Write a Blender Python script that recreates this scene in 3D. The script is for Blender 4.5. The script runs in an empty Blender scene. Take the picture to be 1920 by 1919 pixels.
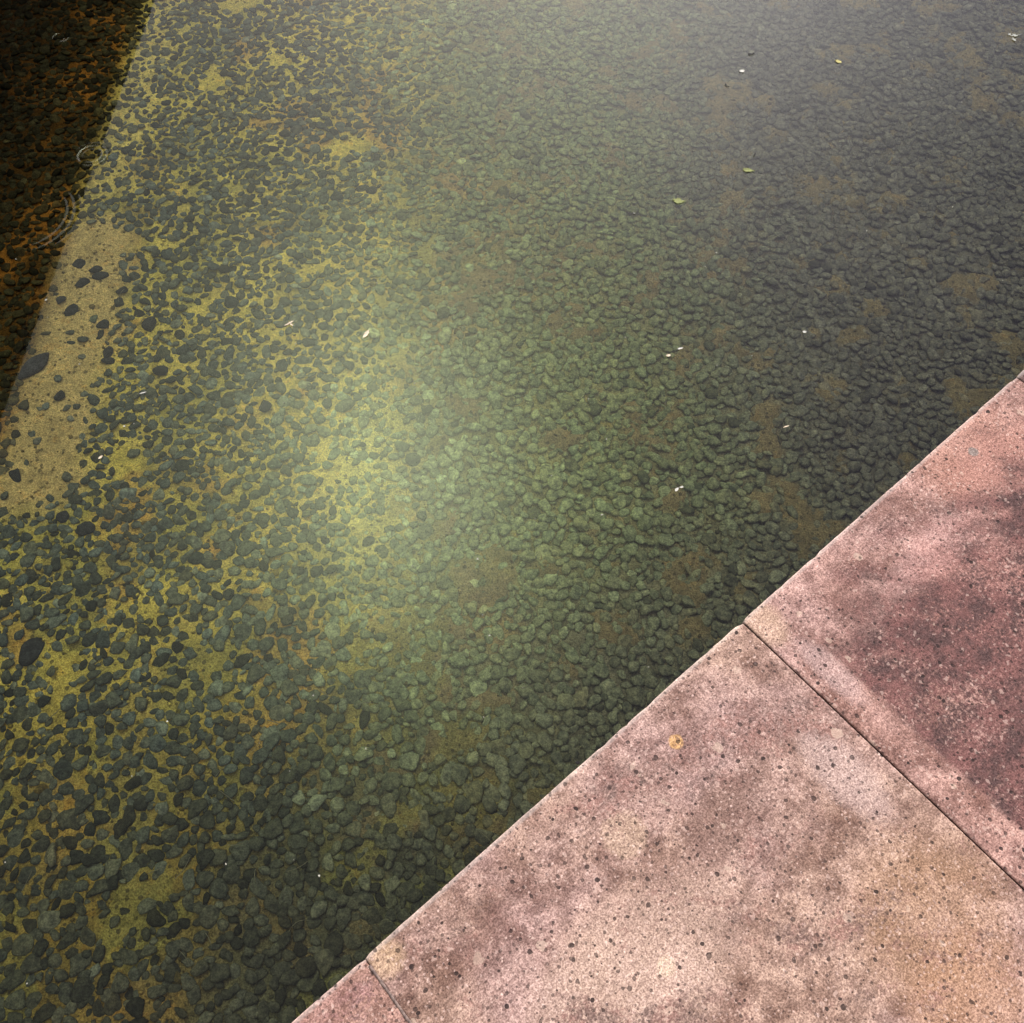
import bpy, math, random
import numpy as np
from mathutils import Vector

rng = np.random.default_rng(7)
random.seed(7)
R = math.radians
scene = bpy.context.scene

# ------------------------------------------------------------------ camera
CAM_H = 1.6            # metres above the top of the stone coping
PITCH = R(61)          # how far the camera looks down
FPX = 1750.0           # focal length in pixels of the 1920 px wide photograph
Z_WATER, Z_BED = -0.22, -0.50
cam_d = bpy.data.cameras.new("camera")
cam_d.sensor_width = 36.0
cam_d.lens = 36.0 * FPX / 1920.0
cam_d.clip_start, cam_d.clip_end = 0.05, 500.0
cam = bpy.data.objects.new("camera", cam_d)
scene.collection.objects.link(cam)
cam.location = (0, 0, CAM_H)
cam.rotation_euler = (R(90) - PITCH, 0, 0)
scene.camera = cam
_f = np.array([0, math.cos(PITCH), -math.sin(PITCH)])
_u = np.array([0, math.sin(PITCH), math.cos(PITCH)])
_r = np.array([1.0, 0, 0])

def ray(px, py):
    d = FPX * _f + (px - 960) * _r - (py - 960) * _u
    return d / np.linalg.norm(d)

def at(px, py, z):
    """where the sight line of a photo pixel meets the level z"""
    d = ray(px, py)
    return np.array([0, 0, CAM_H]) + d * ((z - CAM_H) / d[2])

def to_px(P):
    P = np.asarray(P, float) - np.array([0, 0, CAM_H])
    z = P @ _f
    return 960 + FPX * (P @ _r) / z, 960 - FPX * (P @ _u) / z, z

def mirror_dir(px, py):
    d = ray(px, py)
    return (d[0], d[1], -d[2])

# ------------------------------------------------------------------ sky
SUN_EL, SUN_AZ = R(26), R(-7)        # low hazy sun ahead of the viewer, a little to the left
world = bpy.data.worlds.new("World")
scene.world = world
world.use_nodes = True
wt = world.node_tree
wt.nodes.clear()

class NT:
    """tiny helper for node trees"""
    def __init__(s, tree): s.t = tree
    def n(s, typ, **kw):
        nd = s.t.nodes.new(typ)
        for k, v in kw.items(): setattr(nd, k, v)
        return nd
    def link(s, a, b): s.t.links.new(a, b)
    def put(s, v, sock):
        if hasattr(v, "is_linked") or isinstance(v, bpy.types.NodeSocket): s.link(v, sock)
        else: sock.default_value = v
    def math(s, op, a, b=None, c=None, clamp=False):
        nd = s.n("ShaderNodeMath", operation=op, use_clamp=clamp)
        s.put(a, nd.inputs[0])
        if b is not None: s.put(b, nd.inputs[1])
        if c is not None: s.put(c, nd.inputs[2])
        return nd.outputs[0]
    def vec(s, op, a, b=None):
        nd = s.n("ShaderNodeVectorMath", operation=op)
        s.put(a, nd.inputs[0])
        if b is not None: s.put(b, nd.inputs[1])
        return nd.outputs["Value"] if op in ("DOT_PRODUCT", "LENGTH", "DISTANCE") else nd.outputs[0]
    def mix(s, fac, a, b, mode="MIX"):
        nd = s.n("ShaderNodeMix", data_type="RGBA", blend_type=mode)
        s.put(fac, nd.inputs[0])
        for v, k in ((a, 6), (b, 7)):
            s.put((*v, 1) if isinstance(v, tuple) and len(v) == 3 else v, nd.inputs[k])
        return nd.outputs[2]
    def ramp(s, v, lo, hi, smooth=True):
        nd = s.n("ShaderNodeMapRange", interpolation_type="SMOOTHSTEP" if smooth else "LINEAR")
        s.put(v, nd.inputs[0]); nd.inputs[1].default_value = lo; nd.inputs[2].default_value = hi
        return nd.outputs[0]
    def noise(s, vec, scale, detail=4, rough=0.55, out=0, dist=0.0):
        nd = s.n("ShaderNodeTexNoise")
        s.put(vec, nd.inputs["Vector"]); nd.inputs["Scale"].default_value = scale
        nd.inputs["Detail"].default_value = detail; nd.inputs["Roughness"].default_value = rough
        nd.inputs["Distortion"].default_value = dist
        return nd.outputs[out]

w = NT(wt)
sky = w.n("ShaderNodeTexSky", sky_type="NISHITA", sun_disc=False)
sky.sun_elevation, sky.sun_rotation = SUN_EL, SUN_AZ
sky.air_density, sky.dust_density, sky.ozone_density = 1.0, 3.0, 1.0
wdir = w.n("ShaderNodeTexCoord").outputs["Generated"]
# overcast layer: warm grey to the left, cooler and darker to the right, softly structured clouds
side = w.ramp(w.vec("DOT_PRODUCT", wdir, (1.0, 0.1, 0.0)), -0.45, 0.50)
cloud_and_lobes = w.mix(side, (5.4, 5.3, 4.8), (5.9, 5.6, 7.7))
cn = w.noise(wdir, 2.6, 4, 0.5)
cloud_and_lobes = w.mix(1.0, cloud_and_lobes, w.mix(w.ramp(cn, 0.3, 0.7), (0.72, 0.73, 0.76), (1.28, 1.27, 1.22)), "MULTIPLY")
def lobe(base, px, py, col, k):
    d = mirror_dir(px, py)
    e = w.math("EXPONENT", w.math("MULTIPLY", w.math("SUBTRACT", w.vec("DOT_PRODUCT", wdir, d), 1.0), k))
    return w.mix(1.0, base, w.mix(e, (0.0, 0.0, 0.0), col), "ADD")
cloud_and_lobes = lobe(cloud_and_lobes, 1190, -30, (30, 28.8, 27), 24.0)       # bright lobe added to the sky so the water mirrors a haze
cloud_and_lobes = lobe(cloud_and_lobes, 715, 850, (36, 39, 26), 110.0)  # higher lobes added to the sky for the glow mirrored in the water
cloud_and_lobes = lobe(cloud_and_lobes, 760, 1010, (34, 37, 27), 90.0)
cloud_and_lobes = lobe(cloud_and_lobes, 690, 620, (26, 27, 19), 90.0)
cloud_and_lobes = lobe(cloud_and_lobes, 640, 820, (10, 9.8, 7), 24.0)        # wide halo added round that mirrored glow
tot = w.mix(0.86, sky.outputs[0], cloud_and_lobes)
bg = w.n("ShaderNodeBackground")
bg.inputs["Strength"].default_value = 0.1
w.link(tot, bg.inputs["Color"])
w.link(bg.outputs[0], w.n("ShaderNodeOutputWorld").inputs["Surface"])

sun_d = bpy.data.lights.new("sun", "SUN")
sun_d.energy, sun_d.angle, sun_d.color = 5.0, R(9), (1.0, 0.94, 0.86)
sun = bpy.data.objects.new("sun", sun_d)
scene.collection.objects.link(sun)
to_sun = Vector((math.sin(SUN_AZ) * math.cos(SUN_EL), math.cos(SUN_AZ) * math.cos(SUN_EL), math.sin(SUN_EL)))
sun.rotation_euler = to_sun.to_track_quat("Z", "Y").to_euler()
sun.location = to_sun * 30

vs = scene.view_settings
scene.display_settings.display_device = "sRGB"
vs.view_transform, vs.look, vs.exposure, vs.gamma, vs.use_curve_mapping = "Standard", "None", 0.42, 1.0, False
scene.cycles.use_denoising = True
scene.cycles.use_adaptive_sampling = False
scene.cycles.transparent_max_bounces = 12

# ------------------------------------------------------------------ helpers
def smooth(a, b, x):
    t = np.clip((x - a) / (b - a), 0, 1)
    return t * t * (3 - 2 * t)

_perm = np.random.default_rng(3).random((256, 256))
def vnoise(x, y):
    xi, yi = np.floor(x).astype(int), np.floor(y).astype(int)
    fx, fy = x - xi, y - yi
    fx, fy = fx * fx * (3 - 2 * fx), fy * fy * (3 - 2 * fy)
    g = lambda i, j: _perm[i & 255, j & 255]
    return (g(xi, yi) * (1 - fx) + g(xi + 1, yi) * fx) * (1 - fy) + (g(xi, yi + 1) * (1 - fx) + g(xi + 1, yi + 1) * fx) * fy
def fbm(x, y, s, o=4, seed=0.0):
    v, a, t = 0, 0.5, 0
    x, y = np.asarray(x) * s + seed * 17.3, np.asarray(y) * s + seed * 9.1
    for i in range(o):
        v = v + a * vnoise(x, y); t += a; a *= 0.55
        x, y = x * 2.03 + 11.7, y * 2.03 + 5.3
    return v / t

def mesh_np(name, V, F, smooth_shade=True, col=None, mats=()):
    """mesh from numpy arrays; F is (n,3) or (n,4)"""
    V, F = np.asarray(V, np.float32), np.asarray(F, np.int32)
    me = bpy.data.meshes.new(name)
    k = F.shape[1]
    me.vertices.add(len(V)); me.vertices.foreach_set("co", V.ravel())
    me.loops.add(F.size); me.loops.foreach_set("vertex_index", F.ravel())
    me.polygons.add(len(F)); me.polygons.foreach_set("loop_start", np.arange(len(F), dtype=np.int32) * k)
    me.polygons.foreach_set("use_smooth", np.full(len(F), smooth_shade))
    if col is not None:
        at_ = me.color_attributes.new("tone", "FLOAT_COLOR", "POINT")
        c4 = np.ones((len(V), 4), np.float32); c4[:, :3] = col
        at_.data.foreach_set("color", c4.ravel())
    for m in mats: me.materials.append(m)
    me.update(calc_edges=True)
    me.validate()
    return me

def link(name, me, parent=None, loc=(0, 0, 0)):
    o = bpy.data.objects.new(name, me)
    scene.collection.objects.link(o)
    o.location = loc
    if parent: o.parent = parent
    return o

def tag(o, label=None, cat=None, group=None, kind=None):
    for k, v in (("label", label), ("category", cat), ("group", group), ("kind", kind)):
        if v: o[k] = v
    return o

def new_mat(name):
    m = bpy.data.materials.new(name)
    m.use_nodes = True
    m.node_tree.nodes.clear()
    t = NT(m.node_tree)
    out = t.n("ShaderNodeOutputMaterial")
    b = t.n("ShaderNodeBsdfPrincipled")
    t.link(b.outputs[0], out.inputs[0])
    return m, t, b, out

# ------------------------------------------------------------------ layout of the coping
EDGE = math.atan2(0.65176674, 0.75841948)
E_DIR = np.array([math.cos(EDGE), math.sin(EDGE)])
N_DIR = np.array([E_DIR[1], -E_DIR[0]])          # from the water towards the viewer's side
J0 = at(1391, 1165, 0)[:2]                        # the open joint, at the edge
SLAB_W, SLAB_D, SLAB_T = 0.8597, 1.35, 0.085
def from_edge(x, y):
    """distance behind the coping edge (negative over the water)"""
    return (x - J0[0]) * N_DIR[0] + (y - J0[1]) * N_DIR[1]

# ------------------------------------------------------------------ colours of the pond floor
def g2(x, y, c, sx, sy=None):
    sy = sy or sx
    return np.exp(-((x - c[0]) / sx) ** 2 - ((y - c[1]) / sy) ** 2)
def seg_d(x, y, a, b):
    a, b = np.array(a[:2]), np.array(b[:2]); d = b - a
    t = np.clip(((x - a[0]) * d[0] + (y - a[1]) * d[1]) / (d @ d), 0, 1)
    return np.hypot(x - a[0] - t * d[0], y - a[1] - t * d[1])
bd = lambda px, py: at(px, py, Z_BED)[:2]
STRIP = (bd(160, 480), bd(120, 640), bd(55, 880))
GLOW = bd(715, 860)
def strip_mask(x, y):
    d = np.minimum(seg_d(x, y, STRIP[0], STRIP[1]), seg_d(x, y, STRIP[1], STRIP[2]))
    return (1 - smooth(0.105, 0.195, d + 0.10 * (fbm(x, y, 7, 3, 2) - 0.5))) * smooth(-1.43, -1.33, x + 0.1 * (fbm(x, y, 9, 3, 22) - 0.5))
def lay(c, m, col):
    return c * (1 - m[..., None]) + np.array(col) * m[..., None]
def silt_colour(x, y):
    x, y = np.asarray(x, float), np.asarray(y, float)
    wv = 0.35 * (fbm(x, y, 2.2, 3, 5) - 0.5)
    c = np.ones(x.shape + (3,)) * np.array([0.590, 0.475, 0.095])
    c = lay(c, 0.85 * smooth(-0.46, -0.18, x + wv * 0.6), (0.200, 0.215, 0.095))
    c = lay(c, np.maximum(smooth(0.0, 0.95, x + wv), 0.85 * smooth(-0.60, -0.12, from_edge(x, y) + 0.8 * wv)), (0.132, 0.122, 0.092))                   # browner to the right; shade along the coping painted in
    c = lay(c, 0.85 * smooth(0.95, 0.25, y + 0.2 * x + wv) * smooth(-0.85, -0.45, x + wv), (0.072, 0.074, 0.042))  # near-side vignette darkening put into the silt colour
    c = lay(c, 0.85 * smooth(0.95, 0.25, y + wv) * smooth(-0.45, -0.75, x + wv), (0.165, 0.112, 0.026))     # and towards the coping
    o = fbm(x, y, 4.5, 4, 1)
    c = lay(c, 0.85 * smooth(0.56, 0.68, o) * smooth(0.4, -0.6, x) * (0.35 + 0.65 * smooth(0.2, 0.9, y)), (0.430, 0.260, 0.060))
    c = lay(c, (0.25 + 0.45 * smooth(-0.55, -0.1, x)) * smooth(0.54, 0.68, fbm(x, y, 11.0, 4, 8)), (0.225, 0.170, 0.078))
    c = lay(c, 0.55 * smooth(0.50, 0.62, fbm(x, y, 7.0, 4, 18)) * smooth(0.3, -0.3, x), (0.230, 0.225, 0.060))
    c = lay(c, 0.8 * g2(x, y, bd(690, 850), 0.11, 0.42), (0.66, 0.62, 0.17))  # pale silt streak, with the bright glow painted into its colour
    c = lay(c, strip_mask(x, y), (0.52, 0.385, 0.145))
    c = lay(c, 0.8 * (1 - smooth(0.05, 0.14, seg_d(x, y, bd(300, 10), bd(205, 330)) + 0.12 * (fbm(x, y, 8, 3, 31) - 0.5))), (0.62, 0.50, 0.13))
    under = smooth(-1.32, -1.42, x + 0.25 * wv)                     # rusty silt along the bridge side, darkened for the bridge's mirror image
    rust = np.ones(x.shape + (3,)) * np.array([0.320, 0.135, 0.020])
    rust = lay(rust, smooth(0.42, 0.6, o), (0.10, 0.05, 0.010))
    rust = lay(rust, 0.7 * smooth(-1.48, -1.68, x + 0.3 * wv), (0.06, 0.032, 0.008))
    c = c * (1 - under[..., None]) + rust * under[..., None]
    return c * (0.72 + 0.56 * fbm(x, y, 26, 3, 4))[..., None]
def stone_colour(x, y, n):
    x, y = np.asarray(x, float), np.asarray(y, float)
    wv = 0.4 * (fbm(x, y, 2.0, 3, 6) - 0.5)
    c = np.ones(x.shape + (3,)) * np.array([0.059, 0.075, 0.069])
    c = lay(c, smooth(-0.75, -0.2, x + wv), (0.175, 0.210, 0.100))
    c = lay(c, np.maximum(smooth(0.25, 0.95, x + wv), 0.85 * smooth(-0.60, -0.12, from_edge(x, y) + 0.8 * wv)), (0.126, 0.120, 0.098))  # greyer to the right; the coping's shade is painted into the stones
    c = lay(c, 0.85 * g2(x, y, (GLOW[0] + 0.22, GLOW[1] - 0.12), 0.45, 0.50), (0.27, 0.33, 0.155))  # paler, greener stones with part of the glow painted in
    c = lay(c, 0.7 * smooth(0.55, 0.0, y + 0.25 * x + wv), (0.044, 0.046, 0.030))  # darker on the near side: vignette painted into the stone colour
    c = lay(c, smooth(-1.28, -1.38, x), (0.036, 0.033, 0.014))  # dark of the bridge's mirror image painted into the stones
    sil = silt_colour(x, y)
    k = (0.10 + 0.42 * smooth(-0.6, 0.2, x)) * n.random(x.shape)
    c = c * (1 - k[..., None]) + sil * k[..., None]
    v = np.exp(n.normal(0, 1, x.shape) * (0.32 - 0.19 * smooth(-0.5, 0.1, x)))
    v = np.where(n.random(x.shape) < 0.14 - 0.10 * smooth(-0.5, 0.0, x), v * 0.5, v)
    return c * v[..., None]

# ------------------------------------------------------------------ pond floor: one sheet, fine where the photo looks
def axis(lo, hi, step, far):
    core = np.arange(lo, hi + step / 2, step)
    ext = step * np.cumsum(1.35 ** np.arange(1, 40)); ext = ext[ext < far]
    return np.concatenate([lo - ext[::-1], core, hi + ext])
gx, gy = axis(-2.6, 2.4, 0.011, 40), axis(-0.5, 4.2, 0.011, 40)
X, Y = np.meshgrid(gx, gy)
def bed_height(x, y):
    return bed_base(x, y) + 0.011 * smooth(0.61, 0.71, fbm(x, y, 11.0, 4, 8)) * smooth(-0.55, -0.1, x)
def bed_base(x, y):
    return Z_BED + 0.014 * (fbm(x, y, 3.0, 3, 3) - 0.5) + 0.012 * (fbm(x, y, 22, 3, 9) - 0.5)
Zb = bed_height(X, Y)
nx, ny = len(gx), len(gy)
ii = np.arange(nx * ny).reshape(ny, nx)
quads = np.stack([ii[:-1, :-1], ii[:-1, 1:], ii[1:, 1:], ii[1:, :-1]], -1).reshape(-1, 4)

mat_silt, t, b, _ = new_mat("pond_silt")
co = t.n("ShaderNodeTexCoord").outputs["Object"]
at_n = t.n("ShaderNodeAttribute", attribute_name="tone")
g1 = t.noise(co, 260, 3, 0.6); g2n = t.noise(co, 70, 3, 0.6)
c = t.mix(1.0, at_n.outputs["Color"], t.mix(t.ramp(g1, 0.32, 0.68), (0.58, 0.56, 0.54), (1.40, 1.40, 1.36)), "MULTIPLY")
c = t.mix(1.0, c, t.mix(t.ramp(g2n, 0.3, 0.7), (0.78, 0.80, 0.82), (1.2, 1.18, 1.15)), "MULTIPLY")
g3 = t.noise(co, 24, 5, 0.62)
c = t.mix(t.math("MULTIPLY", t.ramp(g3, 0.54, 0.68), 0.45), c, t.mix(1.0, c, (0.42, 0.42, 0.38), "MULTIPLY"))
c = t.mix(t.math("MULTIPLY", t.ramp(t.noise(co, 31, 5, 0.6, dist=0.4), 0.56, 0.70), 0.5), c, t.mix(1.0, c, (1.25, 0.92, 0.55), "MULTIPLY"))
vo = t.n("ShaderNodeTexVoronoi", voronoi_dimensions="2D"); t.put(co, vo.inputs["Vector"]); vo.inputs["Scale"].default_value = 62
sepc = t.n("ShaderNodeSeparateColor"); t.link(vo.outputs["Color"], sepc.inputs[0])
grit = t.math("MULTIPLY", t.math("LESS_THAN", vo.outputs["Distance"], t.math("MULTIPLY", sepc.outputs[1], 0.34)), t.math("GREATER_THAN", sepc.outputs[0], 0.70))
c = t.mix(t.math("MULTIPLY", grit, 0.7), c, (0.035, 0.030, 0.018))
t.link(c, b.inputs["Base Color"])
b.inputs["Roughness"].default_value = 0.95; b.inputs["Specular IOR Level"].default_value = 0.1
bp = t.n("ShaderNodeBump"); bp.inputs["Strength"].default_value = 0.7; bp.inputs["Distance"].default_value = 0.010
t.link(t.math("ADD", t.math("MULTIPLY", g1, 0.5), g2n), bp.inputs["Height"]); t.link(bp.outputs[0], b.inputs["Normal"])
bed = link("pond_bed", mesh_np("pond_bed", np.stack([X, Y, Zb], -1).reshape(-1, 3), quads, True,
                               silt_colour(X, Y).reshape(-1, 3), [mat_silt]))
tag(bed, kind="structure")

# ------------------------------------------------------------------ water
WL = lambda px, py: at(px, py, Z_WATER)[:2]
mat_water = bpy.data.materials.new("pond_water"); mat_water.use_nodes = True
mat_water.node_tree.nodes.clear()
t = NT(mat_water.node_tree)
co = t.n("ShaderNodeTexCoord").outputs["Object"]
h = t.math("MULTIPLY", t.noise(co, 9.0, 2, 0.5), 0.8e-4)
h = t.math("ADD", h, t.math("MULTIPLY", t.noise(co, 46.0, 2, 0.5), 3.0e-5))
def ring(h, px, py, Rr, width, lam, amp):
    p = WL(px, py)
    r = t.vec("LENGTH", t.vec("SUBTRACT", t.vec("MULTIPLY", co, (1, 1, 0)), (p[0], p[1], 0)))
    env = t.math("EXPONENT", t.math("MULTIPLY", t.math("POWER", t.math("DIVIDE", t.math("SUBTRACT", r, Rr), width), 2.0), -1.0))
    s = t.math("SINE", t.math("MULTIPLY", t.math("SUBTRACT", r, Rr), 2 * math.pi / lam))
    return t.math("ADD", h, t.math("MULTIPLY", t.math("MULTIPLY", s, env), amp))
h = ring(h, 171, 291, 0.037, 0.009, 0.0160, 6.0e-4)       # rain drop rings
h = ring(h, 112, 71, 0.021, 0.007, 0.0145, 5.5e-4)
h = ring(h, 40, 405, 0.130, 0.022, 0.0200, 2.2e-4)
bp = t.n("ShaderNodeBump"); bp.inputs["Strength"].default_value = 1.0; bp.inputs["Distance"].default_value = 1.0
t.link(h, bp.inputs["Height"])
fr = t.n("ShaderNodeFresnel"); fr.inputs["IOR"].default_value = 1.33
t.link(bp.outputs[0], fr.inputs["Normal"])
tr = t.n("ShaderNodeBsdfTransparent"); tr.inputs[0].default_value = (0.93, 0.95, 0.90, 1)
gl = t.n("ShaderNodeBsdfGlossy"); gl.inputs["Roughness"].default_value = 0.0; gl.inputs[0].default_value = (1, 1, 1, 1)
t.link(bp.outputs[0], gl.inputs["Normal"])
mx = t.n("ShaderNodeMixShader")
t.link(fr.outputs[0], mx.inputs[0]); t.link(tr.outputs[0], mx.inputs[1]); t.link(gl.outputs[0], mx.inputs[2])
t.link(mx.outputs[0], t.n("ShaderNodeOutputMaterial").inputs[0])
# surface reaches from the wall under the coping out over the pond
def strip_pt(u, v, z): return (J0[0] + E_DIR[0] * u + N_DIR[0] * v, J0[1] + E_DIR[1] * u + N_DIR[1] * v, z)
WALL_V = 0.022
Vw = [strip_pt(-35, WALL_V, Z_WATER), strip_pt(35, WALL_V, Z_WATER), strip_pt(35, -45, Z_WATER), strip_pt(-35, -45, Z_WATER)]
water = link("water", mesh_np("water", Vw, [[0, 1, 2, 3]], False, None, [mat_water]))
tag(water, kind="structure")

# ------------------------------------------------------------------ wall under the coping, pavement behind it
mat_wall, t, b, _ = new_mat("wet_wall")
co = t.n("ShaderNodeTexCoord").outputs["Object"]
t.link(t.mix(t.ramp(t.noise(co, 9, 5), 0.35, 0.65), (0.045, 0.045, 0.040), (0.085, 0.080, 0.065)), b.inputs["Base Color"])
b.inputs["Roughness"].default_value = 0.8
def box_local(u0, u1, v0, v1, z0, z1):
    P = [strip_pt(u, v, z) for z in (z0, z1) for v in (v0, v1) for u in (u0, u1)]
    F = [[0, 2, 3, 1], [4, 5, 7, 6], [0, 1, 5, 4], [2, 6, 7, 3], [0, 4, 6, 2], [1, 3, 7, 5]]
    return P, F
P, F = box_local(-12, 12, WALL_V, 0.30, -0.75, -SLAB_T - 0.004)
tag(link("pond_wall", mesh_np("pond_wall", P, F, False, None, [mat_wall])),
    "low dark wet retaining wall of the pond carrying the pale coping slabs", "wall")
mat_pave, t, b, _ = new_mat("pavement")
co = t.n("ShaderNodeTexCoord").outputs["Object"]
t.link(t.mix(t.noise(co, 60, 5), (0.24, 0.18, 0.15), (0.42, 0.31, 0.26)), b.inputs["Base Color"])
b.inputs["Roughness"].default_value = 0.9
Vp = [strip_pt(-35, 0.25, -0.0901), strip_pt(35, 0.25, -0.0901), strip_pt(35, 20, -0.0901), strip_pt(-35, 20, -0.0901)]
tag(link("pavement", mesh_np("pavement", Vp, [[3, 2, 1, 0]], False, None, [mat_pave])), kind="structure")

# ------------------------------------------------------------------ coping slabs
def slab_material(name, seed, pink, tan, soot, soot_amt, strips, extra=()):
    """x runs along the water edge, y (= local -y) away from the water"""
    m, t, b, _ = new_mat(name)
    co = t.n("ShaderNodeTexCoord").outputs["Object"]
    so = t.vec("ADD", co, (seed * 3.71, seed * 1.93, 0.0))
    sx = t.n("ShaderNodeSeparateXYZ"); t.link(co, sx.inputs[0])
    x, y = sx.outputs[0], t.math("MULTIPLY", sx.outputs[1], -1.0)
    c = t.mix(t.ramp(t.noise(so, 3.1, 4, 0.6), 0.36, 0.64), pink, tan)
    # blotchy weathering
    bl = t.noise(so, 8.5, 6, 0.68, dist=0.3)
    c = t.mix(1.0, c, t.mix(t.ramp(bl, 0.34, 0.62), (0.48, 0.415, 0.395), (1.05, 1.05, 1.05)), "MULTIPLY")
    # mortar sized mottling
    c = t.mix(1.0, c, t.mix(t.ramp(t.noise(so, 34, 4, 0.62), 0.34, 0.66), (0.74, 0.70, 0.70), (1.18, 1.17, 1.16)), "MULTIPLY")
    fine = t.noise(so, 340, 2, 0.6)
    fine2 = t.noise(so, 150, 3, 0.65)
    for e in extra: c = e(t, x, y, c, t.math("MULTIPLY_ADD", fine2, 0.6, t.math("MULTIPLY", t.noise(so, 26, 5, 0.6), 0.4)))
    # pale aggregate; pits and grains gather unevenly
    clus = t.noise(so, 7.3, 3, 0.6)
    def spots(scale, lo, thr, jit, ja=0.017):
        v = t.n("ShaderNodeTexVoronoi", voronoi_dimensions="2D"); t.put(t.vec("ADD", so, t.vec("MULTIPLY", jit, (ja, ja, 0.0))), v.inputs["Vector"]); v.inputs["Scale"].default_value = scale
        s = t.n("ShaderNodeSeparateColor"); t.link(v.outputs["Color"], s.inputs[0])
        rad = t.math("MULTIPLY", t.math("MULTIPLY", t.ramp(s.outputs[0], lo, 1.0, False), thr), t.ramp(clus, 0.24, 0.52))
        return t.math("MULTIPLY", t.ramp(t.math("SUBTRACT", rad, v.outputs["Distance"]), 0.0, 0.03), t.math("MULTIPLY_ADD", s.outputs[1], 0.3, 0.7))
    jn = t.n("ShaderNodeTexNoise"); t.link(so, jn.inputs["Vector"]); jn.inputs["Scale"].default_value = 90
    jit = t.vec("SUBTRACT", jn.outputs["Color"], (0.5, 0.5, 0.5))
    c = t.mix(t.math("MULTIPLY", spots(125, 0.50, 0.34, jit, 0.006), 0.5), c, (0.58, 0.43, 0.39))
    # long stains and grime, broken up by the grain
    st = t.n("ShaderNodeMapping"); t.link(so, st.inputs[0])
    st.vector_type = "TEXTURE"
    st.inputs["Rotation"].default_value = (0, 0, -EDGE * 0.95); st.inputs["Scale"].default_value = (1.0, 1 / 2.4, 1.0)
    gr = t.noise(st.outputs[0], 3.4, 6, 0.62)
    grime = t.ramp(t.math("MULTIPLY_ADD", t.noise(so, 17, 5, 0.65), 0.35, t.math("MULTIPLY", gr, 0.65)), 0.44, 0.62)
    speck = t.noise(so, 125, 4, 0.72)
    brk = t.ramp(t.math("MULTIPLY_ADD", grime, 0.17, speck), 0.53, 0.68)
    gm = t.math("MULTIPLY", t.math("MULTIPLY", grime, brk), soot_amt)
    for s in strips: gm = s(t, x, y, gm, fine2, gr, speck)
    gm = t.math("MULTIPLY", gm, t.ramp(t.math("ADD", y, t.math("MULTIPLY", t.math("SUBTRACT", gr, 0.5), 0.05)), 0.006, 0.05))
    soot2 = t.mix(t.ramp(t.noise(so, 21, 5, 0.65), 0.38, 0.62), soot, tuple(min(1.0, v * k_) for v, k_ in zip(soot, (2.1, 1.75, 1.65))))
    c = t.mix(gm, c, soot2)
    c = t.mix(1.0, c, t.mix(t.ramp(fine, 0.30, 0.70), (0.58, 0.53, 0.52), (1.36, 1.36, 1.36)), "MULTIPLY")
    c = t.mix(1.0, c, t.mix(t.ramp(fine2, 0.30, 0.70), (0.70, 0.67, 0.67), (1.26, 1.26, 1.26)), "MULTIPLY")
    c = t.mix(t.math("MULTIPLY", spots(74, 0.55, 0.28, jit), 0.38), c, (0.60, 0.43, 0.38))
    c = t.mix(t.math("MULTIPLY", spots(23, 0.86, 0.24, jit), 0.4), c, (0.58, 0.44, 0.36))
    # worn, cleaner arris along the water
    c = t.mix(t.math("MULTIPLY", t.ramp(y, 0.010, 0.003), 0.3), c, (0.46, 0.42, 0.41))
    # pits
    p1, p2 = spots(19.5, 0.20, 0.100, jit, 0.005), t.math("MAXIMUM", spots(38, 0.40, 0.155, jit, 0.005), t.math("MULTIPLY", spots(92, 0.45, 0.28, jit, 0.004), 0.75))
    pit = t.math("MAXIMUM", p1, p2)
    c = t.mix(t.math("MULTIPLY", pit, 0.93), c, (0.020, 0.013, 0.013))
    t.link(c, b.inputs["Base Color"])
    b.inputs["Roughness"].default_value = 0.88; b.inputs["Specular IOR Level"].default_value = 0.25
    bp = t.n("ShaderNodeBump"); bp.inputs["Strength"].default_value = 0.55; bp.inputs["Distance"].default_value = 0.0022
    hh = t.math("ADD", t.math("MULTIPLY", fine, 0.35), t.math("MULTIPLY", fine2, 0.6))
    t.link(t.math("SUBTRACT", hh, t.math("MULTIPLY", pit, 1.6)), bp.inputs["Height"])
    t.link(bp.outputs[0], b.inputs["Normal"])
    return m

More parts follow.
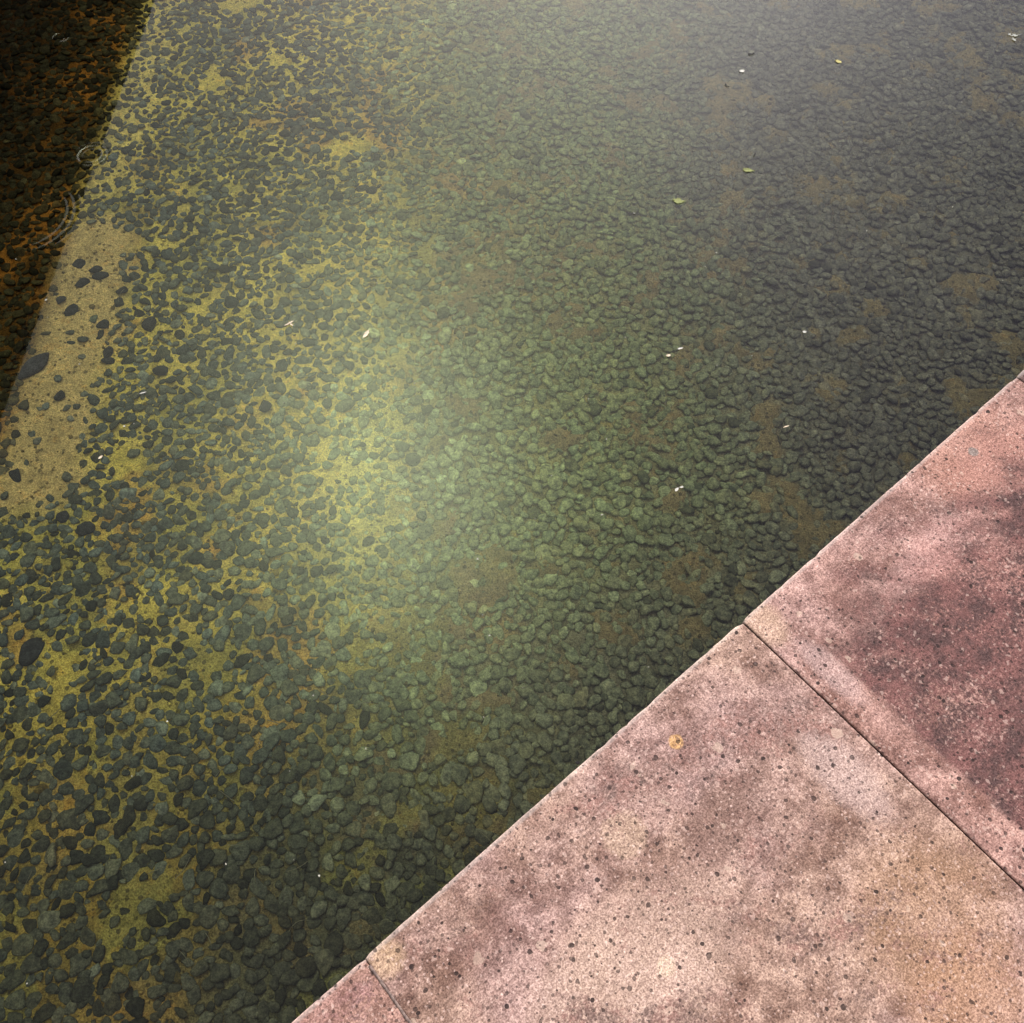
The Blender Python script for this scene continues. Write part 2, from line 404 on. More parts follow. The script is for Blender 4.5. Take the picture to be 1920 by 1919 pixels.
def edge_strip(x0, soft, amount):
    """grime that stops at a straight line parallel to the joint (x > x0 is dirty)"""
    def f(t, x, y, gm, fine2, gr, fine):
        s = t.ramp(t.math("ADD", x, t.math("MULTIPLY", t.math("SUBTRACT", fine2, 0.5), 0.03)), x0 - soft, x0 + soft)
        far = t.ramp(t.math("ADD", y, t.math("MULTIPLY", t.math("SUBTRACT", gr, 0.5), 0.5)), 0.05, 0.27)
        sp = t.ramp(t.math("ADD", fine, t.math("MULTIPLY", gr, 0.8)), 0.66, 0.94)
        dirty = t.math("MULTIPLY", t.math("MULTIPLY", s, far), t.math("MULTIPLY", t.math("ADD", sp, 0.20), amount), clamp=True)
        return t.math("MAXIMUM", t.math("MULTIPLY", gm, t.math("ADD", t.math("MULTIPLY", s, 0.7), 0.3)), dirty)
    return f
def spot(cx, cy, r, col, amt, ay=1.0):
    def f(t, x, y, c, fine2):
        dx = t.math("SUBTRACT", x, cx); dy = t.math("MULTIPLY", t.math("SUBTRACT", y, cy), ay)
        d = t.math("SQRT", t.math("ADD", t.math("MULTIPLY", dx, dx), t.math("MULTIPLY", dy, dy)))
        d = t.math("ADD", d, t.math("MULTIPLY", t.math("SUBTRACT", fine2, 0.5), r * 0.9))
        return t.mix(t.math("MULTIPLY", t.ramp(d, r * 1.05, r * 0.75), amt), c, col)
    return f
def wash(cx, cy, rx, ry, col, amt):
    def f(t, x, y, c, fine2):
        dx = t.math("DIVIDE", t.math("SUBTRACT", x, cx), rx); dy = t.math("DIVIDE", t.math("SUBTRACT", y, cy), ry)
        d = t.math("ADD", t.math("ADD", t.math("MULTIPLY", dx, dx), t.math("MULTIPLY", dy, dy)), t.math("MULTIPLY", t.math("SUBTRACT", fine2, 0.5), 1.5))
        return t.mix(t.math("MULTIPLY", t.ramp(d, 1.2, 0.15), amt), c, col)
    return f

def make_slab(k, mat, gap0, gap1, lift, label, group=None):
    """slab k of the row; k = 0 begins at the open joint and runs to the right"""
    u0, u1 = gap0, SLAB_W - gap1
    n = 130
    us = np.concatenate([[u0, u0 + 0.0015, u0 + 0.004], np.linspace(u0 + 0.009, u1 - 0.009, n), [u1 - 0.004, u1 - 0.0015, u1]])
    drop = np.zeros(len(us)); drop[[0, -1]] = 0.0022; drop[[1, -2]] = 0.0007
    wob = 0.0008 * (fbm(us, us * 0 + k * 3.3, 40, 3, 3) - 0.5) * 2 + 0.0006 * (fbm(us, us * 0 + k * 7.7, 9, 2, 5) - 0.5) * 2
    chip = np.zeros(len(us))
    lr = np.random.default_rng(50 + k)
    for _ in range(5):
        chip += lr.uniform(0.0006, 0.0026) * np.exp(-((us - lr.uniform(u0, u1)) / lr.uniform(0.005, 0.012)) ** 2)
    chip += 0.002 * np.exp(-((us - u0) / 0.007) ** 2) + 0.002 * np.exp(-((us - u1) / 0.009) ** 2)
    bev = 0.0032
    prof = [(0.0, -SLAB_T), (0.0, -bev * 1.4)] + [(bev * (1 - math.cos(a)), -bev * (1 - math.sin(a))) for a in np.linspace(0.15, math.pi / 2, 5)]
    prof += [(v, 0.0) for v in (0.012, 0.03, 0.08, 0.2, 0.5, 0.9, SLAB_D - 0.006)] + [(SLAB_D, -0.005), (SLAB_D, -SLAB_T)]
    prof = np.array(prof); m = len(prof)
    V = np.zeros((len(us), m, 3))
    fall = np.exp(-prof[:, 0] / 0.02)
    for i, u in enumerate(us):
        V[i, :, 0] = u
        V[i, :, 1] = -(prof[:, 0] + (wob[i] + chip[i]) * fall)      # local -y is away from the water
        V[i, :, 2] = prof[:, 1] - (drop[i] + chip[i] * 0.5 * fall) * (prof[:, 1] > -SLAB_T + 0.001)
    V = V.reshape(-1, 3)
    ix = np.arange(len(us) * m).reshape(len(us), m)
    F = np.stack([ix[:-1, :-1], ix[1:, :-1], ix[1:, 1:], ix[:-1, 1:]], -1).reshape(-1, 4)
    Fb = np.stack([ix[:-1, -1], ix[1:, -1], ix[1:, 0], ix[:-1, 0]], -1)
    F = np.concatenate([F, Fb])
    me = mesh_np("coping_slab", V, F, True, None, [mat])
    import bmesh
    bm = bmesh.new(); bm.from_mesh(me); bm.verts.ensure_lookup_table()
    bm.faces.new([bm.verts[j] for j in ix[0, ::-1]]); bm.faces.new([bm.verts[j] for j in ix[-1]])
    bmesh.ops.recalc_face_normals(bm, faces=bm.faces)
    bm.to_mesh(me); bm.free()
    o = link("coping_slab", me)
    p = strip_pt(k * SLAB_W, 0, lift)
    o.location = p; o.rotation_euler = (0, 0, EDGE)
    return tag(o, label, "paving slab", group)

PINK, TAN, ROSE = (0.385, 0.268, 0.248), (0.355, 0.248, 0.203), (0.36, 0.185, 0.160)
SOOT = (0.115, 0.074, 0.068)
def loc(px, py, k):
    p = at(px, py, 0)[:2] - J0
    return float(p @ E_DIR) - k * SLAB_W, float(p @ N_DIR)
def sp(px, py, k, r, col, amt, ay=1.0):
    a = loc(px, py, k); return spot(a[0], a[1], r, col, amt, ay)
def wa(px, py, k, rx, ry, col, amt):
    a = loc(px, py, k); return wash(a[0], a[1], rx, ry, col, amt)
mA = slab_material("coping_stone_middle", 1.3, PINK, TAN, SOOT, 0.85, [], [
    sp(1268, 1392, -1, 0.014, (0.50, 0.30, 0.12), 0.85), sp(1248, 1812, -1, 0.016, (0.56, 0.44, 0.34), 0.9),
    sp(1170, 1565, -1, 0.042, (0.44, 0.32, 0.24), 0.55), wa(1580, 1450, -1, 0.05, 0.11, (0.50, 0.38, 0.36), 0.5),
    wa(1750, 1720, -1, 0.16, 0.14, (0.37, 0.23, 0.14), 0.45), wa(1360, 1520, -1, 0.12, 0.05, (0.17, 0.105, 0.09), 0.65),
    wa(1260, 1690, -1, 0.13, 0.06, (0.22, 0.135, 0.12), 0.5), wa(725, 1800, -1, 0.035, 0.03, (0.44, 0.31, 0.18), 0.5),
    wa(1820, 1880, -1, 0.13, 0.10, (0.33, 0.19, 0.115), 0.6), wa(1180, 1850, -1, 0.25, 0.12, (0.50, 0.37, 0.30), 0.5)])
mB = slab_material("coping_stone_right", 4.1, (0.42, 0.282, 0.260), (0.385, 0.240, 0.210), (0.075, 0.043, 0.043), 0.75, [edge_strip(0.075, 0.010, 1.0)], [
    wa(1430, 1170, 0, 0.045, 0.06, (0.46, 0.33, 0.24), 0.6), wa(1820, 850, 0, 0.16, 0.10, (0.36, 0.195, 0.155), 0.6),
    wa(1760, 1030, 0, 0.16, 0.05, (0.54, 0.35, 0.33), 0.7), wa(1560, 1260, 0, 0.03, 0.09, (0.46, 0.34, 0.33), 0.5),
    wa(1880, 1150, 0, 0.16, 0.22, (0.38, 0.190, 0.165), 0.7), wa(1900, 900, 0, 0.2, 0.12, (0.37, 0.195, 0.165), 0.6), sp(1825, 848, 0, 0.012, (0.20, 0.18, 0.17), 0.85)])  # rosy stone tone, with the vignette at the right end painted in
mC = slab_material("coping_stone_left", 7.7, (0.36, 0.215, 0.195), (0.32, 0.20, 0.165), (0.13, 0.085, 0.09), 0.9, [], [])
mD = slab_material("coping_stone_far", 9.2, (0.30, 0.23, 0.23), (0.24, 0.19, 0.185), (0.10, 0.08, 0.085), 0.9, [], [])

make_slab(0, mB, 0.0014, 0.0010, 0.0, "rosy stone coping slab with a dark sooty field, to the right of the thin black open joint")
make_slab(-1, mA, 0.0006, 0.0014, 0.0006, "pale pinkish tan coping slab pitted with black dots, between the two joints, filling the bottom right")
make_slab(-2, mC, 0.0010, 0.0006, -0.0010, "small corner of a darker purplish coping slab at the bottom edge, left of the filled joint")
make_slab(1, mD, 0.0010, 0.0010, -0.0008, "tip of a greyish speckled coping slab at the right edge of the picture")
for k in (-3, 2):
    make_slab(k, mA, 0.001, 0.001, 0.0, "coping slab carrying the row on past the picture", "coping slabs past the picture")

# mossy mortar in the left joint
mat_mortar, t, b, _ = new_mat("joint_mortar")
co = t.n("ShaderNodeTexCoord").outputs["Object"]
t.link(t.mix(t.ramp(t.noise(co, 160, 4), 0.35, 0.65), (0.10, 0.07, 0.065), (0.24, 0.17, 0.15)), b.inputs["Base Color"])
b.inputs["Roughness"].default_value = 0.95
def joint_fill(u, half, y0, y1, z):
    n = 160
    ys = np.linspace(y0, y1, n)
    l = half * (0.55 + 0.9 * fbm(ys, ys * 0 + 1.7, 45, 3, 2)); r = half * (0.55 + 0.9 * fbm(ys, ys * 0 + 6.1, 45, 3, 4))
    V = []
    for i in range(n):
        for (du, dz) in ((-l[i], -0.004), (-l[i] * 0.5, 0.0), (r[i] * 0.5, 0.0), (r[i], -0.004)):
            V.append(strip_pt(u + du, ys[i], z + dz + 0.0007 * math.sin(i * 1.7)))
    ix = np.arange(n * 4).reshape(n, 4)
    F = np.stack([ix[:-1, :-1], ix[:-1, 1:], ix[1:, 1:], ix[1:, :-1]], -1).reshape(-1, 4)
    return mesh_np("joint_mortar", V, F, True, None, [mat_mortar])
tag(link("joint_mortar", joint_fill(-SLAB_W, 0.0034, 0.014, 1.2, 0.0004)),
    "dark crumbly mortar line between the purplish corner slab and the pale middle slab", "mortar joint")

mat_joint_shade, t, b, _ = new_mat("joint_shade")  # black strip added inside the open joint to paint its shade
b.inputs["Base Color"].default_value = (0.010, 0.007, 0.007, 1); b.inputs["Roughness"].default_value = 1.0; b.inputs["Specular IOR Level"].default_value = 0.0
P, F = box_local(-0.00125, 0.00125, 0.008, SLAB_D - 0.02, -0.05, -0.0035)
tag(link("joint_shade", mesh_np("joint_shade", P, F, False, None, [mat_joint_shade])),
    "thin black strip for the shade in the open joint between the pale middle slab and the rosy slab", "shade strip")

# ------------------------------------------------------------------ stones on the pond floor
def icosphere(sub):
    import bmesh
    bm = bmesh.new(); bmesh.ops.create_icosphere(bm, subdivisions=sub, radius=1.0)
    V = np.array([v.co[:] for v in bm.verts]); F = np.array([[v.index for v in f.verts] for f in bm.faces])
    bm.free(); return V, F
ICO = {k: icosphere(k) for k in (1, 2, 3, 4)}
def shape(sub, seed):
    """a worn, slightly angular stone in the unit ball"""
    lr = np.random.default_rng(1000 + seed)
    V, F = ICO[sub]
    nrm = lr.normal(size=(13, 3)); nrm /= np.linalg.norm(nrm, axis=1)[:, None]
    h = lr.uniform(0.60, 1.0, 13)
    d = np.clip(V @ nrm.T / h, 0, None)
    r = 1.0 / np.maximum((d ** 18).sum(1) ** (1 / 18), 0.72)
    r = r * (1 + 0.06 * np.sin(V @ lr.normal(size=3) * 3 + lr.uniform(0, 6)) + 0.05 * np.sin(V @ lr.normal(size=3) * 6 + lr.uniform(0, 6)))
    return V * np.clip(r, 0.6, 1.25)[:, None], F
NSH = 28
SHAPES = {k: [shape(k, i)[0] for i in range(NSH)] for k in (1, 2, 3)}

def rot(ax, ay, az):
    cx, sx, cy, sy, cz, sz = math.cos(ax), math.sin(ax), math.cos(ay), math.sin(ay), math.cos(az), math.sin(az)
    return np.array([[cz * cy, cz * sy * sx - sz * cx, cz * sy * cx + sz * sx],
                     [sz * cy, sz * sy * sx + cz * cx, sz * sy * cx - cz * sx], [-sy, cy * sx, cy * cx]])

mat_stone, t, b, _ = new_mat("pond_pebble")
co = t.n("ShaderNodeTexCoord").outputs["Object"]
gm = t.n("ShaderNodeNewGeometry").outputs["Position"]
at_n = t.n("ShaderNodeAttribute", attribute_name="tone")
n1, n2 = t.noise(gm, 75, 4, 0.62), t.noise(gm, 260, 3, 0.6)
c = t.mix(1.0, at_n.outputs["Color"], t.mix(t.ramp(n1, 0.3, 0.7), (0.55, 0.57, 0.62), (1.48, 1.46, 1.36)), "MULTIPLY")
c = t.mix(1.0, c, t.mix(t.ramp(n2, 0.32, 0.68), (0.66, 0.66, 0.66), (1.36, 1.36, 1.34)), "MULTIPLY")
t.link(c, b.inputs["Base Color"])
b.inputs["Roughness"].default_value = 0.9; b.inputs["Specular IOR Level"].default_value = 0.12
bp = t.n("ShaderNodeBump"); bp.inputs["Strength"].default_value = 0.5; bp.inputs["Distance"].default_value = 0.005
t.link(t.math("ADD", n1, t.math("MULTIPLY", n2, 0.4)), bp.inputs["Height"]); t.link(bp.outputs[0], b.inputs["Normal"])

# stones that can be pointed at one by one: px, py, length px, width px, turn (deg in the picture), label
SPECIAL = [
    (62, 686, 78, 36, 58, "large dark flat stone shaped like a leaf, on pale sand beside the dark reflection"),
    (110, 742, 25, 21, 0, "small black angular pebble alone on the sand just below the leaf shaped stone"),
    (26, 890, 28, 28, 60, "dark round pebble alone near the left edge on the sandy strip"),
    (112, 560, 18, 18, 0, "tiny grey round pebble, highest of the lone stones on the sand"),
    (136, 582, 32, 23, 35, "grey oval pebble on the sand just under the tiny round one"),
    (192, 606, 27, 24, -20, "rounded blackish pebble leaning against a small pale green one on the sand"),
    (174, 597, 17, 17, 0, "small pale green pebble touching a blackish one on the sand"),
    (226, 545, 22, 17, -15, "small dark oval pebble between the sand and a clump of stones"),
    (277, 607, 34, 26, -20, "broad dark grey stone standing apart where sand gives way to pebbles"),
    (148, 494, 25, 17, 10, "dark flat pebble at the top left end of the stone cluster near the reflection"),
    (178, 504, 26, 22, 70, "upright squarish grey pebble in the small stone cluster on the sand"),
    (152, 531, 26, 17, 25, "long dark pebble at the lower end of the small stone cluster"),
    (186, 516, 26, 18, 20, "dark pebble at the right end of the small stone cluster"),
    (302, 690, 28, 27, 0, "almost black squarish pebble amid yellow silt right of the leaf shaped stone"),
    (494, 764, 27, 26, 10, "single blue black pebble among green stones left of the middle"),
    (119, 968, 24, 22, 0, "black pebble beside yellow silt near the left edge below the sand"),
    (157, 990, 34, 28, 30, "larger dark grey pebble right of a black one below the sandy strip"),
    (200, 662, 26, 22, 90, "upper one of two stacked dark pebbles in the yellow silt"),
    (203, 676, 24, 16, 0, "lower one of two stacked dark pebbles in the yellow silt"),
    (60, 1215, 60, 44, 75, "big dark slab of stone at the left edge, lower down"),
]
stones = []          # x, y, a, b (half axes), turn, special index or -1
for i, (px, py, L, W, ang, lab) in enumerate(SPECIAL):
    p = at(px, py, Z_BED + 0.008); q = at(px + 1, py, Z_BED + 0.008); s = abs(q[0] - p[0])
    stones.append((p[0], p[1], L * s / 2, W * s / 2 * (1.25 if abs(math.sin(R(ang))) < 0.5 else 1.0), R(ang), i))
CELL = 0.05
grid = {}
def put(k, x, y): grid.setdefault((int(math.floor(x / CELL)), int(math.floor(y / CELL))), []).append(k)
for k, s in enumerate(stones): put(k, s[0], s[1])
NC = 215000
cxs, cys = rng.uniform(-2.85, 2.4, NC), rng.uniform(-0.55, 4.5, NC)
keep = from_edge(cxs, cys) < 0.0
cxs, cys = cxs[keep], cys[keep]
den = smooth(0.33, 0.47, fbm(cxs, cys, 9.0, 4, 11) + 0.14 * smooth(-1.0, 0.1, cxs) + 0.05 + 0.05 * smooth(1.1, 0.5, cys))
den = np.maximum(den, smooth(-0.25, 0.25, cxs + 0.3 * (fbm(cxs, cys, 3, 3, 12) - 0.5)) * (0.62 + 0.38 * smooth(0.40, 0.52, fbm(cxs, cys, 6.5, 3, 14))))
den = np.where(cxs < -1.33, np.maximum(den, smooth(0.30, 0.44, fbm(cxs, cys, 4, 3, 15))), den)
den = den * (1 - 0.97 * strip_mask(cxs, cys)) * (1 - 0.55 * g2(cxs, cys, bd(690, 860), 0.08, 0.32)) * (1 - 0.6 * (1 - smooth(0.04, 0.12, seg_d(cxs, cys, bd(300, 10), bd(205, 330)) + 0.1 * (fbm(cxs, cys, 8, 3, 31) - 0.5))))
ok_ = rng.random(len(cxs)) < den
cxs, cys = cxs[ok_], cys[ok_]
rad = np.clip(rng.lognormal(math.log(0.0136), 0.25, len(cxs)), 0.0070, 0.0230)
asp = rng.uniform(0.62, 1.0, len(cxs)); turn = rng.uniform(0, math.pi, len(cxs))
order = np.argsort(-rad * rng.uniform(0.75, 1.25, len(rad)))
for j in order:
    x, y, a = cxs[j], cys[j], rad[j]
    bb = a * asp[j]; rr = 0.5 * (a + bb)
    ci, cj = int(math.floor(x / CELL)), int(math.floor(y / CELL)); good = True
    for di in (-1, 0, 1):
        for dj in (-1, 0, 1):
            for k in grid.get((ci + di, cj + dj), ()):
                s = stones[k]
                lim = (rr + 0.5 * (s[2] + s[3])) * (0.66 if s[5] < 0 else 1.0)
                if (x - s[0]) ** 2 + (y - s[1]) ** 2 < lim * lim: good = False; break
            if not good: break
        if not good: break
    if good:
        stones.append((x, y, a, bb, turn[j], -1)); put(len(stones) - 1, x, y)
S = np.array(stones)
sx_, sy_ = S[:, 0], S[:, 1]
z0 = bed_base(sx_, sy_)
ppx, ppy, pz = to_px(np.stack([sx_, sy_, z0], -1))
inframe = (ppx > -10) & (ppx < 1930) & (ppy > -10) & (ppy < 1925) & (np.array([from_edge(a, b_) for a, b_ in zip(sx_, sy_)]) < -0.02)
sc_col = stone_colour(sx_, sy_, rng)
size = S[:, 2] * S[:, 3] / pz ** 2 * np.where(inframe, 1, 0) + (S[:, 5] >= 0) * 10
big = set(np.argsort(-size)[:300].tolist())
flat = rng.uniform(0.28, 0.48, len(S)); sunk = rng.uniform(-0.25, 0.45, len(S)) + 0.55 * np.maximum(smooth(-0.45, 0.0, sx_), smooth(-0.85, -0.5, sx_) * smooth(1.0, 0.5, sy_))
tilt = rng.normal(0, 0.20, (len(S), 2)); sid = rng.integers(0, NSH, len(S))
def stone_geo(k, sub):
    x, y, a, bb, tu, sp_ = S[k]
    base = SHAPES[sub][sid[k]]
    if sp_ == 0:                                                     # the leaf shaped one: pointed at both ends
        base = ICO[sub][0].copy(); base[:, 1] *= np.clip(1 - np.abs(base[:, 0]) ** 1.6, 0.02, 1) ** 0.45 * (1.0 + 0.15 * base[:, 0])
    h = max(bb * flat[k], 0.004) if sp_ != 0 else 0.012
    M = rot(tilt[k, 0], tilt[k, 1], tu) @ np.diag([a, bb, h])
    if sp_ == 0: M = rot(0.05, 0.03, tu) @ np.diag([a, bb, h])
    lift = h * (sunk[k] if sp_ < 0 else 0.35)
    return base @ M.T, np.array([x, y, z0[k] + lift])
groupV, groupF, groupC, off = [], [], [], 0
zone_l = ("dark pebble with yellow silt between it and its neighbours, in the lower left corner",
          "olive green pebble packed among others in the nearer middle of the pond bed",
          "grey pebble under the water close along the coping slabs")
zone_g = ("pebbles in yellow silt at lower left", "olive pebbles in the nearer middle", "pebbles along the coping")
for k in range(len(S)):
    if k in big:
        P, c0 = stone_geo(k, 3)
        v = np.clip(rng.normal(1, 0.05), 0.85, 1.15)
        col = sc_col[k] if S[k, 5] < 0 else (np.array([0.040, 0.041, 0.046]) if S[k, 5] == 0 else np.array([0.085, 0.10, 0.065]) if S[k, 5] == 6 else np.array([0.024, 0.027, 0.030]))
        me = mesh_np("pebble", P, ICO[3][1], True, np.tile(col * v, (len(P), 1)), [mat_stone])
        o = link("pebble", me, None, c0)
        if S[k, 5] >= 0:
            tag(o, SPECIAL[int(S[k, 5])][5], "pebble")
        else:
            zi = 2 if from_edge(S[k, 0], S[k, 1]) > -0.30 else (0 if S[k, 0] < -0.52 else 1)
            tag(o, zone_l[zi], "pebble", zone_g[zi])
    else:
        sub = 2 if inframe[k] else 1
        P, c0 = stone_geo(k, sub)
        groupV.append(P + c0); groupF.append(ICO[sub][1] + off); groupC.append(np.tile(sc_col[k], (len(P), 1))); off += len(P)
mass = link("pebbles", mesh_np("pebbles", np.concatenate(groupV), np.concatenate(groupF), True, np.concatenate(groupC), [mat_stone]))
tag(mass, "mass of small overlapping pebbles carpeting the rest of the pond bed", kind="stuff")

# fine gravel lying in the silt
NG = 16000
gxs, gys = rng.uniform(-2.1, 1.7, NG), rng.uniform(-0.2, 3.9, NG)
m_ = (from_edge(gxs, gys) < -0.01) & (rng.random(NG) < 0.35 + 0.5 * smooth(0.2, -0.9, gxs))
gxs, gys = gxs[m_], gys[m_]; gr_ = rng.lognormal(math.log(0.0046), 0.42, len(gxs))
gz = bed_height(gxs, gys)
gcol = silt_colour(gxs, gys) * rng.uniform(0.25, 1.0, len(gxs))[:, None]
V1, F1 = ICO[1]
VV = []
for i in range(len(gxs)):
    VV.append(SHAPES[1][i % NSH] @ np.diag(gr_[i] * np.array([1, rng.uniform(0.6, 1), rng.uniform(0.4, 0.7)])) @ rot(0, 0, rng.uniform(0, 6)).T + (gxs[i], gys[i], gz[i] + 0.001))
grv = mesh_np("gravel", np.concatenate(VV), np.concatenate([F1 + i * len(V1) for i in range(len(gxs))]), True, np.repeat(gcol, len(V1), 0), [mat_stone])
tag(link("gravel", grv), "fine gravel grains lying in the silt of the pond bed", kind="stuff")

# ------------------------------------------------------------------ things floating on the water
def plain(name, col, rough=0.7):
    m, t, b, _ = new_mat(name)
    gm = t.n("ShaderNodeNewGeometry").outputs["Position"]
    c = t.mix(1.0, (*col, 1), t.mix(t.ramp(t.noise(gm, 420, 3), 0.3, 0.7), (0.75, 0.73, 0.7), (1.15, 1.15, 1.15)), "MULTIPLY")
    t.link(c, b.inputs["Base Color"]); b.inputs["Roughness"].default_value = rough
    b.inputs["Specular IOR Level"].default_value = 0.2
    return m
m_pale, m_white = plain("dry_leaf", (0.62, 0.52, 0.40)), plain("white_petal", (0.52, 0.51, 0.49))
m_yel, m_green, m_black = plain("yellow_leaf", (0.40, 0.36, 0.14)), plain("green_leaf", (0.20, 0.22, 0.08)), plain("black_debris", (0.012, 0.011, 0.012))
m_grey = plain("grey_fluff", (0.34, 0.35, 0.33))
def outline_blade(L, W, ang, curl, lr, ragged=0.12, n=22):
    """a thin curled blade with thickness: returns verts, quads/tris as tri list"""
    th_ = np.linspace(0, 2 * math.pi, n, endpoint=False)
    rr = 1 + ragged * lr.normal(size=n)
    px_, py_ = np.cos(th_) * L / 2 * rr, np.sin(th_) * W / 2 * rr * (1 - 0.35 * np.abs(np.cos(th_)) ** 3)
    T = 0.0006
    zz = curl * ((px_ / (L / 2)) ** 2 * 0.5 + 0.35 * (py_ / (W / 2)) ** 2) + 0.0008
    top = np.stack([px_, py_, zz + T], -1); bot = np.stack([px_, py_, zz], -1)
    V = np.concatenate([top, bot, [[0, 0, T + 0.0010], [0, 0, 0.0008]]])
    F = []
    for i in range(n):
        j = (i + 1) % n
        F += [[i, j, 2 * n], [n + j, n + i, 2 * n + 1], [i, n + i, n + j], [i, n + j, j]]
    return V @ rot(0, 0, ang).T, np.array(F)
def floater(name, label, cat, px, py, Lpx, Wpx, ang, mat, curl=0.002, ragged=0.12, bits=(), group=None):
    """Lpx along `ang` as laid on the water; bits = further lobes joined to the same piece"""
    p = at(px, py, Z_WATER); s = abs(at(px + 1, py, Z_WATER)[0] - p[0])
    lr = np.random.default_rng(int(px * 7 + py))
    Vs, Fs, off = [], [], 0
    for (dx, dy, L, W, a) in ((0, 0, Lpx, Wpx, ang),) + tuple(bits):
        V, F = outline_blade(L * s * 0.88, W * s * 0.82, R(a), curl, lr, ragged)
        Vs.append(V + (dx * s, -dy * s, 0)); Fs.append(F + off); off += len(V)
    return tag(link(name, mesh_np(name, np.concatenate(Vs), np.concatenate(Fs), False, None, [mat]), None, tuple(p)), label, cat, group)

floater("dry_leaf", "pale cream scrap of dry leaf floating left of centre over yellow silt", "leaf", 687, 628, 22, 9, 62, m_pale, 0.003, 0.1)
floater("white_petal", "bright white petal scrap floating below the black crumb near the top right", "petal", 1391, 135, 12, 8, 15, m_white)
floater("dead_insect", "black insect like crumb floating just above the white petal near the top right", "insect", 1409, 103, 12, 7, 10, m_black, 0.001, 0.2, ((4, -2, 6, 4, 60),))
floater("yellow_leaf", "small yellow leaf scrap floating high on the right", "leaf", 1572, 117, 15, 9, -40, m_yel)
floater("yellow_leaf", "yellow green curled leaf over dark pebbles right of the top middle", "leaf", 1402, 321, 24, 12, -10, m_green, 0.003, 0.15)
floater("green_leaf", "pale green leaf fragment floating over the pebbles at upper centre", "leaf", 1271, 378, 24, 15, -15, m_green, 0.002, 0.2)
floater("white_petal", "slim white sliver floating right of centre beside a yellow crumb", "petal", 1275, 655, 13, 5, 15, m_white)
floater("seed_husk", "small pale yellow crumb floating left of the slim white sliver", "seed", 1253, 668, 10, 7, 10, m_pale)
floater("white_petal", "broken white petal in two touching pieces above the coping", "petal", 1269, 919, 12, 6, 50, m_white, 0.001, 0.12, ((9, -5, 9, 4, 10),))
floater("white_petal", "tiny white oval floating on its own above right of the slim sliver", "petal", 1508, 624, 9, 6, 0, m_white)
floater("dry_twig", "thin pale straw floating near the coping on the right", "twig", 1474, 801, 15, 3, 20, m_pale, 0.0, 0.05)
floater("feather_fluff", "ragged grey tuft of fluff floating near the top right corner", "fluff", 1901, 68, 18, 7, 10, m_grey, 0.002, 0.4, ((-8, -3, 8, 4, 60), (-4, 12, 8, 8, 0), (9, -1, 9, 3, 10)))
floater("black_twig", "short black hooked twig floating left of the white petal, upper right", "twig", 1361, 161, 11, 4, 95, m_black, 0.0, 0.1, ((3, 4, 6, 3, 0),))
floater("black_twig", "short slanting black twig floating above the yellow green curled leaf", "twig", 1415, 291, 11, 4, 65, m_black, 0.0, 0.15)
floater("black_twig", "tiny black twig floating in the upper middle of the pond", "twig", 937, 229, 9, 5, 65, m_black, 0.0, 0.2)
floater("dry_leaf", "small cream crumb of leaf floating beside dark pebbles at the left", "leaf", 189, 859, 11, 6, 50, m_pale)
floater("white_petal", "pale three pointed scrap floating above left of the cream dry leaf", "petal", 545, 606, 16, 4, 35, m_pale, 0.001, 0.15, ((-6, 5, 11, 4, 30), (2, 5, 10, 4, -45)))
floater("dry_straw", "thin whitish straw lying over dark pebbles near the left", "straw", 268, 738, 15, 2.5, 20, m_white, 0.0, 0.05)
floater("drifting_seed", "round black seed floating close against the coping edge", "seed", 1083, 1431, 10, 8, 0, m_black, 0.0, 0.08)
# dust and pollen too small to tell apart
Vs, Fs, off = [], [], 0
lr = np.random.default_rng(21)
while len(Vs) < 85:
    px, py = lr.uniform(10, 1910), lr.uniform(5, 1900)
    if lr.random() > 0.25 + 0.75 * (px / 1920) * (1 - py / 2400): continue
    p = at(px, py, Z_WATER)
    if from_edge(p[0], p[1]) > -0.02: continue
    L = lr.lognormal(math.log(0.0031), 0.4)
    V, F = outline_blade(L, L * lr.uniform(0.35, 1), lr.uniform(0, 3), 0.0004, lr, 0.15, 7)
    Vs.append(V + p); Fs.append(F + off); off += len(V)
tag(link("dust_specks", mesh_np("dust_specks", np.concatenate(Vs), np.concatenate(Fs), False, None, [plain("dust", (0.42, 0.41, 0.36))])),
    "pale specks of dust and pollen scattered on the water", kind="stuff")

# hair thin pale stems lying on the pebbles
Vs, Fs, off = [], [], 0
for _ in range(230):
    x, y = lr.uniform(-1.2, 1.3), lr.uniform(0.1, 3.2)
    if from_edge(x, y) > -0.03: continue
    L, a = lr.uniform(0.015, 0.05), lr.uniform(0, math.pi); wd = lr.uniform(0.0005, 0.0010); be = lr.normal(0, 0.25)
    n = 6; tt = np.linspace(-0.5, 0.5, n)
    cx, cy = x + L * (tt * math.cos(a) - be * tt ** 2 * math.sin(a)), y + L * (tt * math.sin(a) + be * tt ** 2 * math.cos(a))
    zc = Z_BED + 0.020 + 0.004 * lr.random() + 0 * tt
    nxv, nyv = -math.sin(a) * wd, math.cos(a) * wd
    V = np.concatenate([np.stack([cx + nxv, cy + nyv, zc], -1), np.stack([cx - nxv, cy - nyv, zc], -1), np.stack([cx, cy, zc + wd], -1)])
    F = []
    for i in range(n - 1):
        for (p_, q_) in ((0, 2), (2, 1), (1, 0)):
            A, B = p_ * n, q_ * n
            F += [[A + i, A + i + 1, B + i + 1], [A + i, B + i + 1, B + i]]
    Vs.append(V); Fs.append(np.array(F) + off); off += len(V)
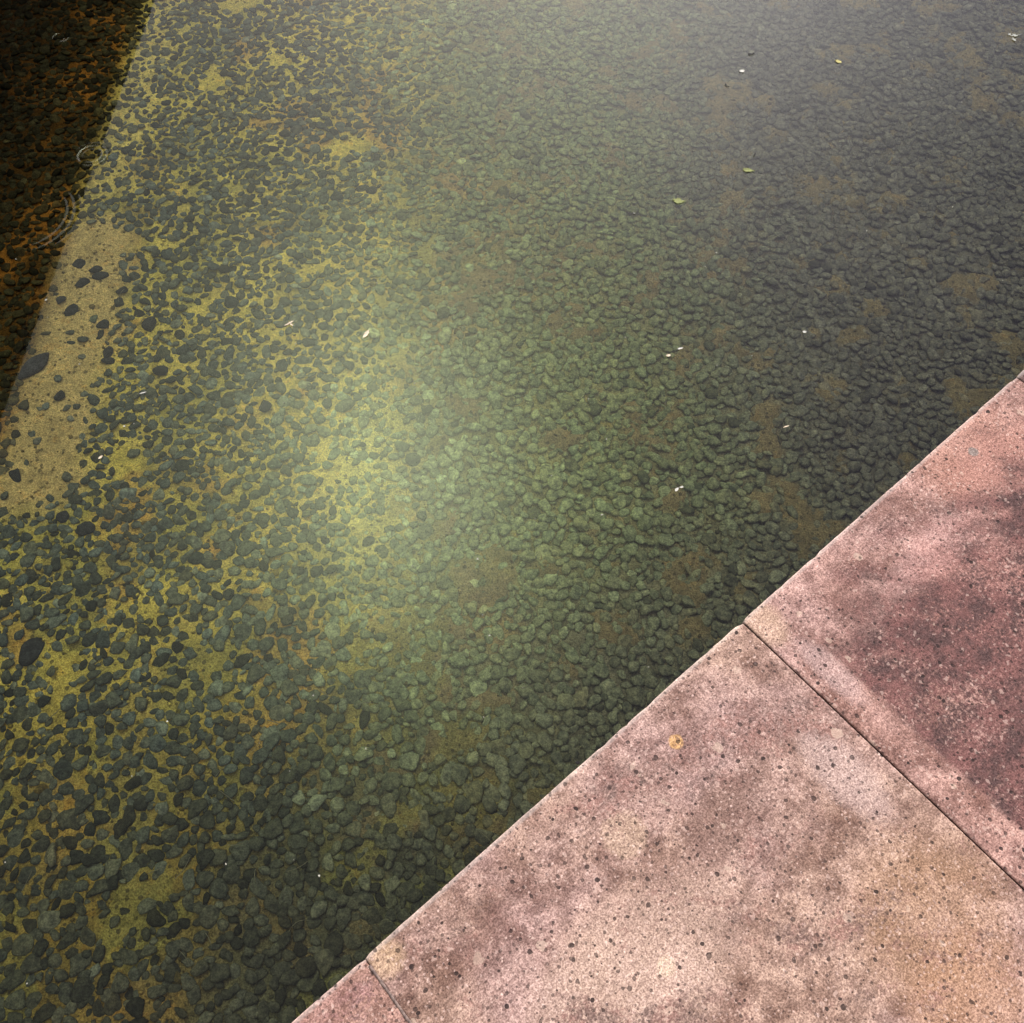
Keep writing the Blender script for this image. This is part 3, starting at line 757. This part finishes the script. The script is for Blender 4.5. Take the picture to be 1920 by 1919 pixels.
tag(link("stem_litter", mesh_np("stem_litter", np.concatenate(Vs), np.concatenate(Fs), True, None, [plain("stems", (0.20, 0.19, 0.12))])),
    "hair thin pale plant stems strewn over the pebbles", kind="stuff")

# ------------------------------------------------------------------ the timber footbridge mirrored in the water
mat_wood, t, b, _ = new_mat("dark_timber")
co = t.n("ShaderNodeTexCoord").outputs["Object"]
mp = t.n("ShaderNodeMapping"); t.link(co, mp.inputs[0]); mp.inputs["Scale"].default_value = (2.0, 30.0, 30.0)
t.link(t.mix(t.noise(mp.outputs[0], 1.0, 5, 0.6), (0.010, 0.008, 0.006), (0.030, 0.023, 0.017)), b.inputs["Base Color"])
b.inputs["Roughness"].default_value = 0.8
ZD = Z_WATER + 0.90                                   # underside of the deck
zv = 2 * Z_WATER - (ZD - 0.012)                                 # where its mirror image appears
pa, pb = at(285, 0, zv)[:2], at(0, 770, zv)[:2]       # the water-side edge of the deck
bdir = (pa - pb) / np.linalg.norm(pa - pb); bang = math.atan2(bdir[1], bdir[0])
bridge = bpy.data.objects.new("footbridge", None); scene.collection.objects.link(bridge)
bridge.location = (pb[0] - bdir[1] * 0.060, pb[1] + bdir[0] * 0.060, Z_BED); bridge.rotation_euler = (0, 0, bang)
tag(bridge, "dark timber footbridge whose underside is mirrored in the water at the upper left", "footbridge")
def beam_mesh(name, x0, x1, y0, y1, z0_, z1, mat):
    P = [(x, y, z) for z in (z0_, z1) for y in (y0, y1) for x in (x0, x1)]
    return mesh_np(name, P, [[0, 2, 3, 1], [4, 5, 7, 6], [0, 1, 5, 4], [2, 6, 7, 3], [0, 4, 6, 2], [1, 3, 7, 5]], False, None, [mat])
dz = ZD - Z_BED
Vs, Fs, off = [], [], 0
for i in range(96):                                   # planks lie across the bridge
    x0 = -2.6 + i * 0.145
    P = np.array([(x, y, z) for z in (dz + 0.001, dz + 0.04) for y in (0.0, 2.5) for x in (x0, x0 + 0.141)])
    Vs.append(P); Fs.append(np.array([[0, 2, 3, 1], [4, 5, 7, 6], [0, 1, 5, 4], [2, 6, 7, 3], [0, 4, 6, 2], [1, 3, 7, 5]]) + off); off += 8
link("deck", mesh_np("deck", np.concatenate(Vs), np.concatenate(Fs), False, None, [mat_wood]), bridge)
link("fascia_board", beam_mesh("fascia_board", -2.62, 11.4, -0.032, -0.002, dz - 0.012, dz + 0.05, mat_wood), bridge)
for y in (0.45, 1.25, 2.05):
    link("joist", beam_mesh("joist", -2.6, 11.3, y, y + 0.09, dz - 0.16, dz - 0.001, mat_wood), bridge)
for x in (-2.0, 3.6, 7.2, 10.6):
    for y in (0.95, 1.95):
        link("post", beam_mesh("post", x, x + 0.12, y, y + 0.10, -0.3, dz - 0.003, mat_wood), bridge)
print("stones", len(S), "in frame", int(inframe.sum()))
